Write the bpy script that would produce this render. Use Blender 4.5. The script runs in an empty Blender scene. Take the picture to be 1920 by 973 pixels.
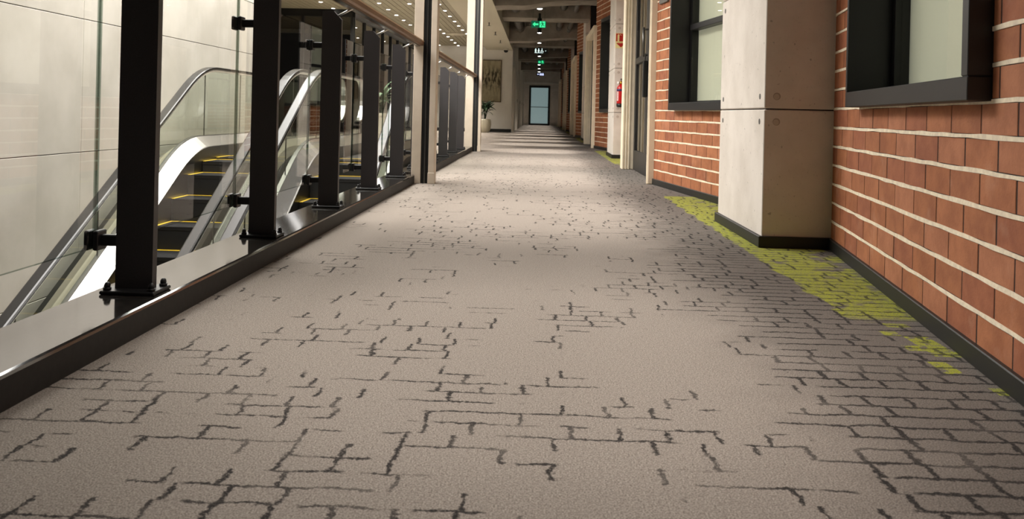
import bpy, bmesh, math, random
from mathutils import Vector, Matrix
random.seed(7)
scene = bpy.context.scene
C = scene.collection
PI = math.pi

# ------------------------------------------------------------------ camera
cam_d = bpy.data.cameras.new('camera'); cam = bpy.data.objects.new('camera', cam_d); C.objects.link(cam)
FPX = 1600.0
cam_d.sensor_width = 36.0; cam_d.sensor_fit = 'HORIZONTAL'; cam_d.lens = 36.0*FPX/1920.0
cam_d.shift_y = -(486.5-213.0)/1920.0
cam_d.clip_start = 0.02; cam_d.clip_end = 200
yaw, roll = 50/FPX, 0.024
cam.matrix_world = (Matrix.Translation((0, 0, 0.65)) @ Matrix.Rotation(yaw, 4, 'Z') @
                    Matrix.Rotation(PI/2, 4, 'X') @ Matrix.Rotation(roll, 4, 'Z'))
cam_d.dof.use_dof = True; cam_d.dof.focus_distance = 4.2; cam_d.dof.aperture_fstop = 9.0
scene.camera = cam

# ------------------------------------------------------------------ world, exposure
w = bpy.data.worlds.new('world'); scene.world = w; w.use_nodes = True
w.node_tree.nodes['Background'].inputs[0].default_value = (1.0, 0.93, 0.84, 1)
w.node_tree.nodes['Background'].inputs[1].default_value = 0.02
vs = scene.view_settings
vs.view_transform = 'Standard'; vs.look = 'None'; vs.gamma = 1; vs.use_curve_mapping = False
vs.exposure = 0.12

# ------------------------------------------------------------------ large lights of the atrium roof
def area(name, loc, sx, sy, power, col=(1, .97, .93), rot=(0, 0, 0)):
    l = bpy.data.lights.new(name, 'AREA'); l.shape = 'RECTANGLE'; l.size = sx; l.size_y = sy
    l.energy = power; l.color = col
    o = bpy.data.objects.new(name, l); C.objects.link(o); o.location = loc; o.rotation_euler = rot
    return o
area('atrium_roof_light', (-2.95, 9.2, 4.4), 2.4, 8.6, 950)

# ------------------------------------------------------------------ materials
def srgb(r, g, b):
    f = lambda c: ((c/255+.055)/1.055)**2.4 if c > 10 else c/255/12.92
    return (f(r), f(g), f(b), 1)
class NT:
    """tiny helper to write node maths"""
    def __init__(s, name):
        s.m = bpy.data.materials.new(name); s.m.use_nodes = True
        s.t = s.m.node_tree; s.n = s.t.nodes; s.l = s.t.links
        s.b = s.n['Principled BSDF']; s.out = s.n['Material Output']
    def new(s, ty, **kw):
        n = s.n.new(ty)
        for k, v in kw.items(): setattr(n, k, v)
        return n
    def put(s, sock, v):
        if isinstance(v, bpy.types.NodeSocket): s.l.new(v, sock)
        elif isinstance(v, (tuple, list)) and sock.type == 'RGBA': sock.default_value = tuple(v)[:3]+(1,)
        else: sock.default_value = v
    def math(s, op, a, b=0.0, c=None):
        n = s.new('ShaderNodeMath', operation=op); s.put(n.inputs[0], a); s.put(n.inputs[1], b)
        if c is not None: s.put(n.inputs[2], c)
        return n.outputs[0]
    def add(s, a, b): return s.math('ADD', a, b)
    def sub(s, a, b): return s.math('SUBTRACT', a, b)
    def mul(s, a, b): return s.math('MULTIPLY', a, b)
    def step(s, a, lo, hi):          # smoothstep
        n = s.new('ShaderNodeMapRange', interpolation_type='SMOOTHSTEP')
        s.put(n.inputs[0], a); s.put(n.inputs[1], lo); s.put(n.inputs[2], hi); return n.outputs[0]
    def vec(s, x, y, z=0.0):
        n = s.new('ShaderNodeCombineXYZ'); s.put(n.inputs[0], x); s.put(n.inputs[1], y); s.put(n.inputs[2], z); return n.outputs[0]
    def noise(s, v, scale, detail=2.0, rough=.5, col=False):
        n = s.new('ShaderNodeTexNoise'); s.put(n.inputs['Vector'], v); n.inputs['Scale'].default_value = scale
        n.inputs['Detail'].default_value = detail; n.inputs['Roughness'].default_value = rough
        return n.outputs['Color' if col else 'Fac']
    def white(s, v):
        n = s.new('ShaderNodeTexWhiteNoise', noise_dimensions='3D'); s.put(n.inputs['Vector'], v); return n.outputs['Value']
    def mix(s, f, a, b):
        n = s.new('ShaderNodeMix', data_type='RGBA'); s.put(n.inputs[0], f); s.put(n.inputs[6], a); s.put(n.inputs[7], b); return n.outputs[2]
    def obj(s): return s.new('ShaderNodeTexCoord').outputs['Object']
    def geo(s): return s.new('ShaderNodeNewGeometry').outputs['Position']
    def bump(s, h, strength=.3, dist=.01):
        n = s.new('ShaderNodeBump'); n.inputs['Strength'].default_value = strength; n.inputs['Distance'].default_value = dist
        s.put(n.inputs['Height'], h); s.l.new(n.outputs[0], s.b.inputs['Normal'])
    def setp(s, **kw):
        for k, v in kw.items(): s.put(s.b.inputs[k.replace('_', ' ')], v)
MATS = {}
def plain(name, col, rough=.5, metal=0.0, var=.0, scale=12, bump=0.0, bscale=60, spec=.5):
    t = NT(name)
    if var > 0:
        p = t.obj(); n = t.noise(p, scale, 4, .6)
        a = tuple(c*(1-var) for c in col[:3]); b = tuple(min(1, c*(1+var)) for c in col[:3])
        t.setp(Base_Color=t.mix(t.step(n, .3, .7), a, b))
    else: t.setp(Base_Color=col)
    t.setp(Roughness=rough, Metallic=metal)
    t.b.inputs['Specular IOR Level'].default_value = spec
    if bump: t.bump(t.noise(t.obj(), bscale, 3), bump, .004)
    MATS[name] = t.m; return t.m
def emit(name, col, strength):
    t = NT(name); t.setp(Base_Color=col, Roughness=.4); t.put(t.b.inputs['Emission Color'], col)
    t.b.inputs['Emission Strength'].default_value = strength; MATS[name] = t.m; return t.m
def glass(name, tint, rough=0.0, ior=1.5, boost=1.0):
    t = NT(name)
    tr = t.new('ShaderNodeBsdfTransparent'); t.put(tr.inputs[0], tint)
    gl = t.new('ShaderNodeBsdfGlossy'); gl.inputs['Roughness'].default_value = rough
    lw = t.new('ShaderNodeLayerWeight'); lw.inputs['Blend'].default_value = .5
    r0 = ((ior-1)/(ior+1))**2*2
    f = t.add(r0, t.mul(t.math('POWER', lw.outputs['Facing'], 5.0), .96-r0))
    bf = t.new('ShaderNodeNewGeometry').outputs['Backfacing']
    f = t.mul(t.mul(f, boost), t.sub(1.0, bf))
    mx = t.new('ShaderNodeMixShader'); t.put(mx.inputs[0], f); t.l.new(tr.outputs[0], mx.inputs[1]); t.l.new(gl.outputs[0], mx.inputs[2])
    t.l.new(mx.outputs[0], t.out.inputs[0]); MATS[name] = t.m; return t.m

def carpet():
    t = NT('carpet'); P = t.geo()
    sp = t.new('ShaderNodeSeparateXYZ'); t.put(sp.inputs[0], P); X, Y = sp.outputs[0], sp.outputs[1]
    # wobble of the printed lines
    d1 = t.new('ShaderNodeSeparateColor'); t.put(d1.inputs[0], t.noise(P, 14, 3, .65, col=True))
    x = t.add(X, t.mul(t.sub(d1.outputs[0], .5), .034)); y = t.add(Y, t.mul(t.sub(d1.outputs[1], .5), .030))
    # size of the cells changes from place to place
    RH = .066
    ry = t.math('DIVIDE', y, RH); row = t.math('FLOOR', ry)
    fy = t.math('FRACT', ry); dy = t.mul(t.math('MINIMUM', fy, t.sub(1.0, fy)), RH)
    nrow = t.math('ROUND', ry)                                  # id of the nearest row line
    rr = t.white(t.vec(row, 3.7, 1.1))
    CW = .100
    rx = t.add(t.math('DIVIDE', x, CW), t.mul(rr, 1.0)); col = t.math('ROUND', rx)
    fx = t.math('FRACT', rx); dx = t.mul(t.math('MINIMUM', fx, t.sub(1.0, fx)), CW)
    # density: sparse clusters in the middle, a full net beside the brick wall
    clus = t.noise(t.vec(t.mul(X, 1.0), t.mul(Y, 1.0), 4.0), 2.1, 1.5, .5)
    right = t.step(t.add(X, t.mul(t.sub(t.noise(P, 2.4, 2), .5), .5)), .46, .80)
    edge = t.step(X, 1.25, 1.05)
    dens = t.math('MAXIMUM', t.step(clus, .30, .62), right)
    # transverse lines
    def run_of(r): return t.noise(t.vec(t.mul(X, 4.2), t.mul(r, 5.37), 2.0), 1.0, 2.0, .55)
    runs = run_of(nrow)
    thr_t = t.sub(.66, t.mul(dens, .165)); thr_t = t.sub(thr_t, t.mul(right, .14))
    on_t = t.step(t.sub(runs, thr_t), -.012, .03)
    wob = t.noise(P, 60, 4, .75)
    th_t = t.add(.0006, t.mul(t.step(wob, .34, .72), .0070))
    th_t = t.add(th_t, t.mul(right, .0016))
    l_t = t.mul(t.step(t.sub(th_t, dy), -.0024, .0016), on_t)
    # longitudinal stubs
    rnd = t.white(t.vec(col, row, 9.3))
    thr_l = t.sub(.74, t.mul(dens, .30)); thr_l = t.sub(thr_l, t.mul(right, .12))
    near_run = t.math('MAXIMUM', run_of(row), run_of(t.add(row, 1.0)))
    on_l = t.mul(t.math('GREATER_THAN', rnd, thr_l), t.step(t.sub(near_run, thr_t), -.05, -.02))
    th_l = t.add(.0008, t.mul(t.step(wob, .34, .72), .0085))
    th_l = t.add(th_l, t.mul(right, .0016))
    l_l = t.mul(t.step(t.sub(th_l, dx), -.0026, .0018), on_l)
    line = t.math('MAXIMUM', l_t, l_l)
    fade = t.step(t.noise(P, 5.0, 2), .30, .55)
    line = t.mul(line, t.add(.62, t.mul(fade, .38)))
    line = t.mul(line, t.step(t.noise(P, 260, 2, .6), .22, .48))
    # base pile
    speck = t.noise(P, 300, 3, .75); mott = t.noise(P, 36, 3, .6)
    c0 = t.mix(t.step(speck, .34, .66), srgb(112, 102, 94), srgb(190, 179, 168))
    c1 = t.mix(t.step(speck, .34, .66), srgb(76, 70, 65), srgb(140, 131, 122))
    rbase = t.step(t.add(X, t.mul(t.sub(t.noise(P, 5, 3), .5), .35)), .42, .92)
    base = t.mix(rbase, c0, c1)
    base = t.mix(t.mul(t.step(t.noise(P, 120, 3, .7), .48, .66), .30), base, srgb(92, 83, 75))
    base = t.mix(t.mul(t.step(mott, .55, .8), .18), base, srgb(96, 87, 79))
    # yellow-green print along the foot of the wall, one field per bay of the facade
    PER = 8.75
    ym = t.math('MODULO', t.add(Y, .32+PER), PER)               # 0 at y = -0.32
    qx = t.mul(t.math('FLOOR', t.math('DIVIDE', X, .05)), .05); qy = t.mul(t.math('FLOOR', t.math('DIVIDE', Y, .028)), .028)
    qn = t.noise(t.vec(qx, qy, 1.0), 5.0, 2, .6)
    edge_x = t.add(X, t.mul(t.sub(qn, .5), .10))
    field = t.mul(t.step(ym, 3.14, 3.22), t.step(ym, 7.42, 7.36))
    field = t.mul(field, t.step(edge_x, 1.035, 1.05))
    worn = t.step(t.add(t.noise(P, 7, 3, .6), t.mul(t.step(X, 1.18, 1.5), .16)), .70, .56)
    field = t.mul(field, worn)
    bits = t.mul(t.math('GREATER_THAN', t.white(t.vec(t.math('FLOOR', t.math('DIVIDE', X, .075)), t.math('FLOOR', t.math('DIVIDE', Y, .055)), 5.2)), .62),
                 t.mul(t.step(X, 1.07, 1.08), t.mul(t.step(ym, 2.2, 2.25), t.step(ym, 3.14, 3.1))))
    green = t.math('MAXIMUM', field, t.mul(bits, t.step(t.noise(P, 30, 2), .36, .46)))
    green = t.mul(green, t.step(t.noise(P, 150, 3, .7), .35, .49))
    green = t.mul(green, t.add(.55, t.mul(t.step(t.noise(P, 40, 3, .6), .36, .56), .45)))
    gcol = t.mix(t.step(speck, .2, .8), srgb(132, 138, 26), srgb(190, 194, 56))
    base = t.mix(green, base, gcol)
    line = t.mul(line, t.sub(1.0, t.mul(green, .1)))
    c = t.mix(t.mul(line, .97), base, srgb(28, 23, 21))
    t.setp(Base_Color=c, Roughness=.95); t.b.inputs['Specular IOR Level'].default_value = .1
    t.b.inputs['Sheen Weight'].default_value = .08; t.b.inputs['Sheen Roughness'].default_value = .6
    h = t.sub(t.add(speck, t.mul(t.noise(P, 130, 2), .7)), t.mul(line, .5))
    t.bump(h, .55, .004)
    MATS['carpet'] = t.m
carpet()

def granite():
    t = NT('granite'); P = t.geo()
    n = t.noise(P, 60, 5, .75); s = t.noise(P, 260, 2, .6)
    c = t.mix(t.step(n, .35, .7), srgb(34, 32, 30), srgb(62, 58, 54))
    c = t.mix(t.step(s, .70, .78), c, srgb(120, 114, 106))
    t.setp(Base_Color=c, Roughness=t.add(.05, t.mul(n, .06))); t.b.inputs['IOR'].default_value = 1.75
    MATS['granite'] = t.m
granite()
plain('granite_side', srgb(28, 26, 24), .62, var=.25, scale=50)  # same granite, darkened for the unlit front face of the kerb
def concrete(name, a, b):
    t = NT(name); P = t.geo()
    n = t.noise(P, 3.0, 5, .6); f = t.noise(P, 90, 3, .6)
    c = t.mix(t.step(n, .3, .7), a, b)
    c = t.mix(t.mul(t.step(f, .62, .75), .25), c, srgb(120, 110, 100))
    pit = t.step(t.noise(P, 38, 1, .4), .74, .80)
    c = t.mix(t.mul(pit, .45), c, srgb(104, 94, 84))
    t.setp(Base_Color=c, Roughness=.8); t.bump(t.sub(f, pit), .12, .003); MATS[name] = t.m
concrete('concrete', srgb(214, 205, 194), srgb(230, 222, 212))
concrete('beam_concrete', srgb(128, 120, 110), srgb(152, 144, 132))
def stone():
    t = NT('stone_panel'); P = t.geo()
    n = t.noise(P, 1.4, 5, .6); f = t.noise(P, 70, 3, .7)
    c = t.mix(t.step(n, .3, .7), srgb(180, 174, 164), srgb(197, 191, 182))
    c = t.mix(t.mul(t.step(f, .6, .75), .10), c, srgb(160, 152, 138))
    t.setp(Base_Color=c, Roughness=.45); MATS['stone_panel'] = t.m
stone()
def bricks():
    cols = [((152, 91, 58), (174, 110, 70)), ((158, 96, 61), (182, 116, 76)), ((146, 85, 56), (168, 102, 68)), ((162, 101, 68), (186, 122, 86)), ((150, 89, 54), (172, 106, 66))]
    out = []
    for i, (a, b) in enumerate(cols):
        t = NT('brick_clay_%d' % i); P = t.geo()
        n = t.noise(P, 9, 4, .65); f = t.noise(P, 120, 3, .7); bl = t.noise(P, 5.5, 3, .6)
        c = t.mix(t.step(n, .3, .7), srgb(*a), srgb(*b))
        c = t.mix(t.mul(t.step(bl, .60, .78), .30), c, srgb(206, 160, 132))
        c = t.mix(t.mul(t.step(f, .60, .8), .35), c, srgb(112, 54, 34))
        t.setp(Base_Color=c, Roughness=.85); t.bump(f, .35, .003); out.append(t.m)
    return out
BRICK = bricks()
plain('mortar', srgb(246, 230, 204), .9, var=.12, scale=30, bump=.4, bscale=90)
plain('joint_dark', srgb(26, 16, 12), .95)
plain('black_metal', srgb(30, 29, 30), .42, 0.0, var=.1, scale=200, bump=.08, bscale=500)
plain('graphite', srgb(60, 57, 58), .5, 0.0, var=.12, scale=200, bump=.1, bscale=500)
plain('black_plastic', srgb(16, 16, 15), .45)
plain('baseboard_black', srgb(30, 29, 26), .5)
plain('cream_wood', srgb(246, 232, 206), .5, var=.06, scale=6)
plain('cream_post', srgb(214, 200, 182), .55, var=.04, scale=8)
plain('rail_wood', srgb(122, 88, 58), .45, var=.18, scale=5)
plain('rail_edge', srgb(214, 190, 158), .35, var=.08, scale=9)
plain('steel', srgb(206, 204, 200), .28, 1.0)
plain('steel_dark', srgb(120, 118, 114), .35, 1.0)
plain('deck_steel', srgb(226, 225, 222), .26, .95)
plain('deck_beige', srgb(206, 198, 182), .4, .1)
plain('deck_grey', srgb(150, 143, 130), .45, .1)
plain('step_metal', srgb(30, 29, 28), .6, .2)
plain('step_dark', srgb(9, 9, 9), .7)
plain('yellow', srgb(206, 172, 40), .5)
plain('rubber', srgb(24, 22, 20), .26, spec=.45)
plain('tie_ring', srgb(168, 156, 142), .9)
plain('tie_dish', srgb(196, 184, 170), .9)
plain('white_wall', srgb(226, 222, 213), .7, var=.03, scale=3)
plain('cream_soffit', srgb(196, 190, 170), .8)
plain('slat_olive', srgb(150, 142, 120), .6, var=.08, scale=3)
plain('dark_void', srgb(26, 24, 22), .9)
plain('duct', srgb(84, 80, 74), .5, .4)
plain('dark_room', srgb(62, 50, 42), .9)
plain('lobby_floor', srgb(186, 178, 162), .3, var=.05, scale=3)
plain('panel_grey', srgb(96, 92, 86), .6)
plain('pot_cream', srgb(212, 205, 182), .5, var=.04, scale=8)
plain('planter_cream', srgb(190, 184, 164), .55)
plain('leaf', srgb(40, 62, 40), .35, var=.3, scale=20)
plain('leaf_light', srgb(104, 132, 104), .35, var=.25, scale=20)
plain('soil', srgb(50, 38, 28), .95)
plain('red', srgb(196, 24, 26), .3)
plain('red_sign', srgb(178, 30, 16), .5)
plain('sign_cream', srgb(238, 226, 160), .55)
plain('label_white', srgb(235, 228, 222), .5)
plain('label_blue', srgb(58, 44, 96), .5)
plain('brass', srgb(190, 150, 60), .35, .9)
emit('blind', srgb(206, 205, 182), .30)  # emission stands in for room light coming through the blind
plain('white_paint', srgb(226, 220, 208), .6)
plain('frame_grey', srgb(104, 98, 100), .4, .3)
plain('picture_frame', srgb(90, 76, 54), .5)
emit('lamp_glow', (1, .95, .88, 1), 14)
emit('sign_green_dark', srgb(10, 84, 58), .8)
emit('sign_green', srgb(60, 226, 150), 1.1)
emit('sign_white', srgb(214, 236, 232), 1.3)
emit('sign_blue', srgb(200, 210, 255), 1.3)
glass('pane_glass', (.97, .975, .965, 1), 0, 1.5, .8)
glass('pane_edge', (.36, .42, .38, 1), .1, 1.5)
glass('bal_glass', (.90, .93, .885, 1), 0, 1.5)
glass('dark_glass', (.30, .28, .25, 1), 0, 1.6, 1.6)
glass('clear_glass', (.97, .98, .97, 1), 0, 1.5)
def picture():
    t = NT('painting'); P = t.geo()
    sp = t.new('ShaderNodeSeparateXYZ'); t.put(sp.inputs[0], P)
    v = t.vec(t.mul(sp.outputs[0], 7.0), 0.0, t.mul(sp.outputs[2], 1.6))
    n = t.noise(v, 2.0, 5, .7); h = t.math('MULTIPLY', t.step(sp.outputs[2], 1.25, 1.8), t.step(sp.outputs[2], 2.35, 1.95))
    c = t.mix(t.noise(P, 6, 3), srgb(150, 140, 110), srgb(176, 166, 138))
    c = t.mix(t.mul(t.step(n, .44, .56), t.add(.25, t.mul(h, .75))), c, srgb(52, 46, 30))
    t.setp(Base_Color=c, Roughness=.8); MATS['painting'] = t.m
picture()
def frosted():
    t = NT('frosted_glass'); n = t.noise(t.obj(), 40, 2)
    c = t.mix(n, srgb(150, 170, 170), srgb(176, 192, 190)); t.setp(Base_Color=c, Roughness=.35)
    t.put(t.b.inputs['Emission Color'], srgb(150, 176, 178)); t.b.inputs['Emission Strength'].default_value = .38  # pane glows in place of light from behind the door
    MATS['frosted_glass'] = t.m
frosted()
M = MATS

# ------------------------------------------------------------------ mesh helpers
ORIG = {}
class MB:
    def __init__(s): s.v = []; s.f = []; s.mi = []; s.sm = []
    def face(s, idx, mi=0, sm=False): s.f.append(tuple(idx)); s.mi.append(mi); s.sm.append(sm)
    def box(s, x0, x1, y0, y1, z0, z1, mi=0):
        if x0 > x1: x0, x1 = x1, x0
        if y0 > y1: y0, y1 = y1, y0
        if z0 > z1: z0, z1 = z1, z0
        b = len(s.v)
        s.v += [(x, y, z) for z in (z0, z1) for y in (y0, y1) for x in (x0, x1)]
        for q in ((0, 2, 3, 1), (4, 5, 7, 6), (0, 1, 5, 4), (2, 6, 7, 3), (0, 4, 6, 2), (1, 3, 7, 5)): s.face([b+i for i in q], mi)
        return s
    def cbox(s, x0, x1, y0, y1, z0, z1, c=.004, mi=0):
        """box with chamfered edges along all sides (cheap bevel)"""
        x0, x1 = sorted((x0, x1)); y0, y1 = sorted((y0, y1)); z0, z1 = sorted((z0, z1))
        b = len(s.v); lay = [(z0, c), (z0+c, 0), (z1-c, 0), (z1, c)]
        for z, k in lay:
            a0, a1, b0, b1 = x0+k, x1-k, y0+k, y1-k; cc = c*.7
            s.v += [(a0+cc, b0, z), (a1-cc, b0, z), (a1, b0+cc, z), (a1, b1-cc, z), (a1-cc, b1, z), (a0+cc, b1, z), (a0, b1-cc, z), (a0, b0+cc, z)]
        s.face([b+i for i in range(7, -1, -1)], mi); s.face([b+24+i for i in range(8)], mi)
        for L in range(3):
            for i in range(8):
                j = (i+1) % 8; s.face((b+L*8+i, b+L*8+j, b+L*8+8+j, b+L*8+8+i), mi)
        return s
    def prism(s, poly, a0, a1, axis='y', mi=0):
        """poly in the plane normal to axis; axis y: (x,z), x: (y,z), z: (x,y)"""
        b = len(s.v); n = len(poly)
        mk = {'y': lambda p, a: (p[0], a, p[1]), 'x': lambda p, a: (a, p[0], p[1]), 'z': lambda p, a: (p[0], p[1], a)}[axis]
        s.v += [mk(p, a0) for p in poly]+[mk(p, a1) for p in poly]
        s.face([b+i for i in range(n)], mi); s.face([b+n+i for i in range(n-1, -1, -1)], mi)
        for i in range(n): j = (i+1) % n; s.face((b+i, b+n+i, b+n+j, b+j), mi)
        return s
    def tube(s, p, q, r, n=10, mi=0, r2=None, cap=True):
        p, q = Vector(p), Vector(q); d = (q-p).normalized(); r2 = r if r2 is None else r2
        a = d.orthogonal().normalized(); c = d.cross(a); b = len(s.v)
        for pt, rr in ((p, r), (q, r2)):
            for i in range(n):
                t = 2*PI*i/n; s.v.append(tuple(pt+(a*math.cos(t)+c*math.sin(t))*rr))
        for i in range(n): j = (i+1) % n; s.face((b+i, b+j, b+n+j, b+n+i), mi, True)
        if cap: s.face([b+i for i in range(n-1, -1, -1)], mi); s.face([b+n+i for i in range(n)], mi)
        return s
    def lathe(s, prof, cx, cy, n=20, mi=0):
        b = len(s.v); k = len(prof)
        for r, z in prof:
            for i in range(n): t = 2*PI*i/n; s.v.append((cx+r*math.cos(t), cy+r*math.sin(t), z))
        for L in range(k-1):
            for i in range(n): j = (i+1) % n; s.face((b+L*n+i, b+L*n+j, b+(L+1)*n+j, b+(L+1)*n+i), mi, True)
        s.face([b+i for i in range(n-1, -1, -1)], mi); s.face([b+(k-1)*n+i for i in range(n)], mi)
        return s
    def strip(s, ys, prof, zf, mi=0, cap=True):
        """profile (x,dz) polygon carried along y at height zf(y)"""
        b = len(s.v); n = len(prof)
        for y in ys:
            z = zf(y); s.v += [(x, y, z+d) for x, d in prof]
        for L in range(len(ys)-1):
            for i in range(n): j = (i+1) % n; s.face((b+L*n+i, b+L*n+j, b+(L+1)*n+j, b+(L+1)*n+i), mi)
        if cap: s.face([b+i for i in range(n)], mi); s.face([b+(len(ys)-1)*n+i for i in range(n-1, -1, -1)], mi)
        return s
    def sweep(s, path, sect, x0, mi=0, sm=True):
        """path in (y,z), section in (x, normal)"""
        b = len(s.v); n = len(sect); m = len(path)
        for i in range(m):
            a = path[max(0, i-1)]; c = path[min(m-1, i+1)]
            ty, tz = c[0]-a[0], c[1]-a[1]; L = math.hypot(ty, tz) or 1; ny, nz = -tz/L, ty/L
            s.v += [(x0+u, path[i][0]+ny*q, path[i][1]+nz*q) for u, q in sect]
        for L in range(m-1):
            for i in range(n): j = (i+1) % n; s.face((b+L*n+i, b+L*n+j, b+(L+1)*n+j, b+(L+1)*n+i), mi, sm)
        s.face([b+i for i in range(n)], mi); s.face([b+(m-1)*n+i for i in range(n-1, -1, -1)], mi)
        return s
    def mesh(s, name, mats, off=(0, 0, 0)):
        me = bpy.data.meshes.new(name)
        me.from_pydata([(v[0]-off[0], v[1]-off[1], v[2]-off[2]) for v in s.v], [], s.f)
        if not isinstance(mats, (list, tuple)): mats = [mats]
        for m in mats: me.materials.append(M[m] if isinstance(m, str) else m)
        for p, i, sm in zip(me.polygons, s.mi, s.sm): p.material_index = i; p.use_smooth = sm
        bm = bmesh.new(); bm.from_mesh(me); bmesh.ops.recalc_face_normals(bm, faces=bm.faces); bm.to_mesh(me); bm.free()
        me.update(); return me
    def build(s, name, mats, parent=None, base=None):
        """world-space vertices; the object sits at its parent's origin (or at base)"""
        off = ORIG[parent.name] if parent else (base or (0, 0, 0))
        o = bpy.data.objects.new(name, s.mesh(name, mats, off)); C.objects.link(o)
        if parent: o.parent = parent; ORIG[o.name] = off
        else: o.location = off; ORIG[o.name] = off
        return o
def tag(o, label=None, cat=None, group=None, kind=None):
    if label: o['label'] = label
    if cat: o['category'] = cat
    if group: o['group'] = group
    if kind: o['kind'] = kind
    return o
def thing(name, loc, label=None, cat=None, group=None, kind=None):
    o = bpy.data.objects.new(name, None); C.objects.link(o); o.location = loc; o.empty_display_size = .1
    ORIG[o.name] = loc; return tag(o, label, cat, group, kind)
def child(name, me, parent, loc=(0, 0, 0), rot=(0, 0, 0)):
    o = bpy.data.objects.new(name, me); C.objects.link(o); o.parent = parent; o.location = loc; o.rotation_euler = rot; return o
def copy_tree(o, parent=None):
    c = o.copy(); C.objects.link(c); c.parent = parent
    for ch in list(o.children): copy_tree(ch, c)
    return c
def S(o, label, cat): return tag(o, label, cat, None, 'structure')

# ================================================================== FLOOR, KERB, CEILINGS
KX = -1.106; KB = -1.345; KH = .080; Y0 = -2.5; YE = 50.0
fl = MB(); fl.prism([(KX, Y0), (1.75, Y0), (1.75, YE+.4), (-1.75, YE+.4), (-1.75, 29.5), (-3.2, 29.5), (-3.2, 14.45), (KX, 14.45)], -.12, 0, 'z')
S(fl.build('floor', 'carpet'), 'taupe corridor carpet printed with broken dark brick-like lines and yellow-green patches', 'carpet')
lf = MB(); lf.prism([(-9, 10.35), (KB, 10.35), (KB, 14.45), (-3.2, 14.45), (-3.2, 29.5), (-9, 29.5)], -.14, -.002, 'z')
S(lf.build('floor', 'lobby_floor'), 'pale polished lobby floor beyond the top of the escalators', 'floor')
S(MB().box(-9, KB, -6, 16, -4.5, -4.3).build('floor', 'lobby_floor'), 'pale floor of the storey below at the foot of the escalators', 'floor')
def kerb(y0, y1, label):
    c = .006
    k = MB().prism([(KX, -.1), (KX, KH-c*1.6), (KX-c*.4, KH-c*.5), (KX-c*1.6, KH), (KB+c, KH), (KB, KH-c), (KB, -.5), (KX-.03, -.5), (KX-.03, -.1)], y0, y1, 'y')
    k.mi[2] = 1; o = k.build('kerb', ['granite', 'granite_side']); S(o, label, 'kerb'); return o
kerb(Y0, 7.66, 'polished dark granite kerb under the near railing beside the carpet')
kerb(7.96, 14.28, 'polished dark granite kerb under the far railing beyond the shutter post')

# corridor ceiling: dark slab with beams and services
S(MB().box(-1.05, 2.2, Y0, YE+.4, 3.55, 3.7).build('ceiling', 'dark_void'), 'dark exposed slab above the corridor', 'ceiling')
def wavy(y, th, zl, zr, lab, mat='beam_concrete'):
    n = 26; pts = []
    for i in range(n+1):
        u = i/n; x = -.95+u*2.15
        s = .5-.5*math.cos(PI*min(1, max(0, (u-.22)/.36)))
        z = zl+(zr-zl)*s+.018*math.sin(u*9)
        pts.append((x, z))
    poly = pts+[(1.2, 3.55), (-.95, 3.55)]
    o = MB().prism(poly, y, y+th, 'y').build('ceiling_beam', mat, None, (0, y, 3.55))
    return S(o, lab, 'beam')
def straight(y, th, z, lab):
    o = MB().cbox(-.95, 1.2, y, y+th, z, 3.55, .01).build('ceiling_beam', 'beam_concrete', None, (0, y, 3.55)); return S(o, lab, 'beam')
ordn = ['first', 'second', 'third', 'fourth', 'fifth', 'sixth', 'seventh', 'eighth', 'ninth', 'tenth', 'eleventh', 'twelfth', 'thirteenth', 'fourteenth', 'fifteenth', 'sixteenth', 'seventeenth', 'eighteenth', 'nineteenth']
for k in range(-1, 4):
    lab = '%s wavy-bottomed concrete beam across the corridor ceiling' % (['nearest overhead', 'foremost visible', 'second visible', 'third visible', 'farthest'][k+1])
    wavy(17.4+8.5*k, .75, 2.84, 2.97, lab)
for k in range(-2, 4):
    lab = '%s flat concrete beam between two right-hand columns' % (['nearest', 'second', 'third', 'fourth', 'fifth', 'sixth'][k+2])
    straight(20.9+8.5*k, .9, 3.0, lab)
# ducts and trays running between the beams
for (x, r, z) in ((-.62, .13, 3.25), (.55, .09, 3.28), (.85, .06, 3.2)):
    d = MB().tube((x, 2, z), (x, YE, z), r, 14)
    for yy in range(3, 50, 2): d.tube((x, yy, z), (x, yy+.05, z), r+.012, 14)
    nm = {-.62: 'large round duct under the dark slab, left side', .55: 'round duct under the dark slab, right of the lamps', .85: 'thin pipe under the dark slab nearest the brick wall'}[x]
    tag(d.build('air_duct', 'duct', None, (x, 2, z)), nm, 'duct', None, 'structure')
ct = MB()
for s in (-.15, .15): ct.box(-.36+s*.6-.01, -.36+s*.6+.01, 3, YE, 3.3, 3.36)
for i in range(150): ct.box(-.45, -.27, 3+i*.31, 3.03+i*.31, 3.3, 3.31)
tag(ct.build('cable_tray', 'duct', None, (-.36, 3, 3.3)), 'ladder cable tray under the dark slab left of the lamps', 'tray', None, 'structure')

# lobby ceiling (olive slats) and cream soffit
ceil = MB().box(-9, -1.85, 14.5, 29.5, 3.02, 3.12).build('ceiling', 'dark_void'); S(ceil, 'olive slatted lobby ceiling dotted with small downlights', 'ceiling')
sl = MB(); x = -8.95
while x < -1.9: sl.box(x, x+.118, 14.5, 29.5, 2.95, 3.02); x += .13
tag(sl.build('slat', 'slat_olive', ceil), kind='stuff')
S(MB().box(-1.85, -.95, 14.5, 29.5, 2.84, 3.5).build('ceiling', 'cream_soffit'), 'cream plaster soffit between lobby and corridor', 'soffit')
S(MB().box(-9, -.95, 14.35, 14.5, 2.84, 6.0).build('wall_back', 'white_wall'), 'pale bulkhead above the lobby opening', 'wall')
S(MB().box(-9, -.95, -6, 14.5, 6.0, 6.1).build('ceiling', 'panel_grey'), 'grey roof high above the escalator void', 'ceiling')  # out of view; greyed to cut light bouncing onto the column front
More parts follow.
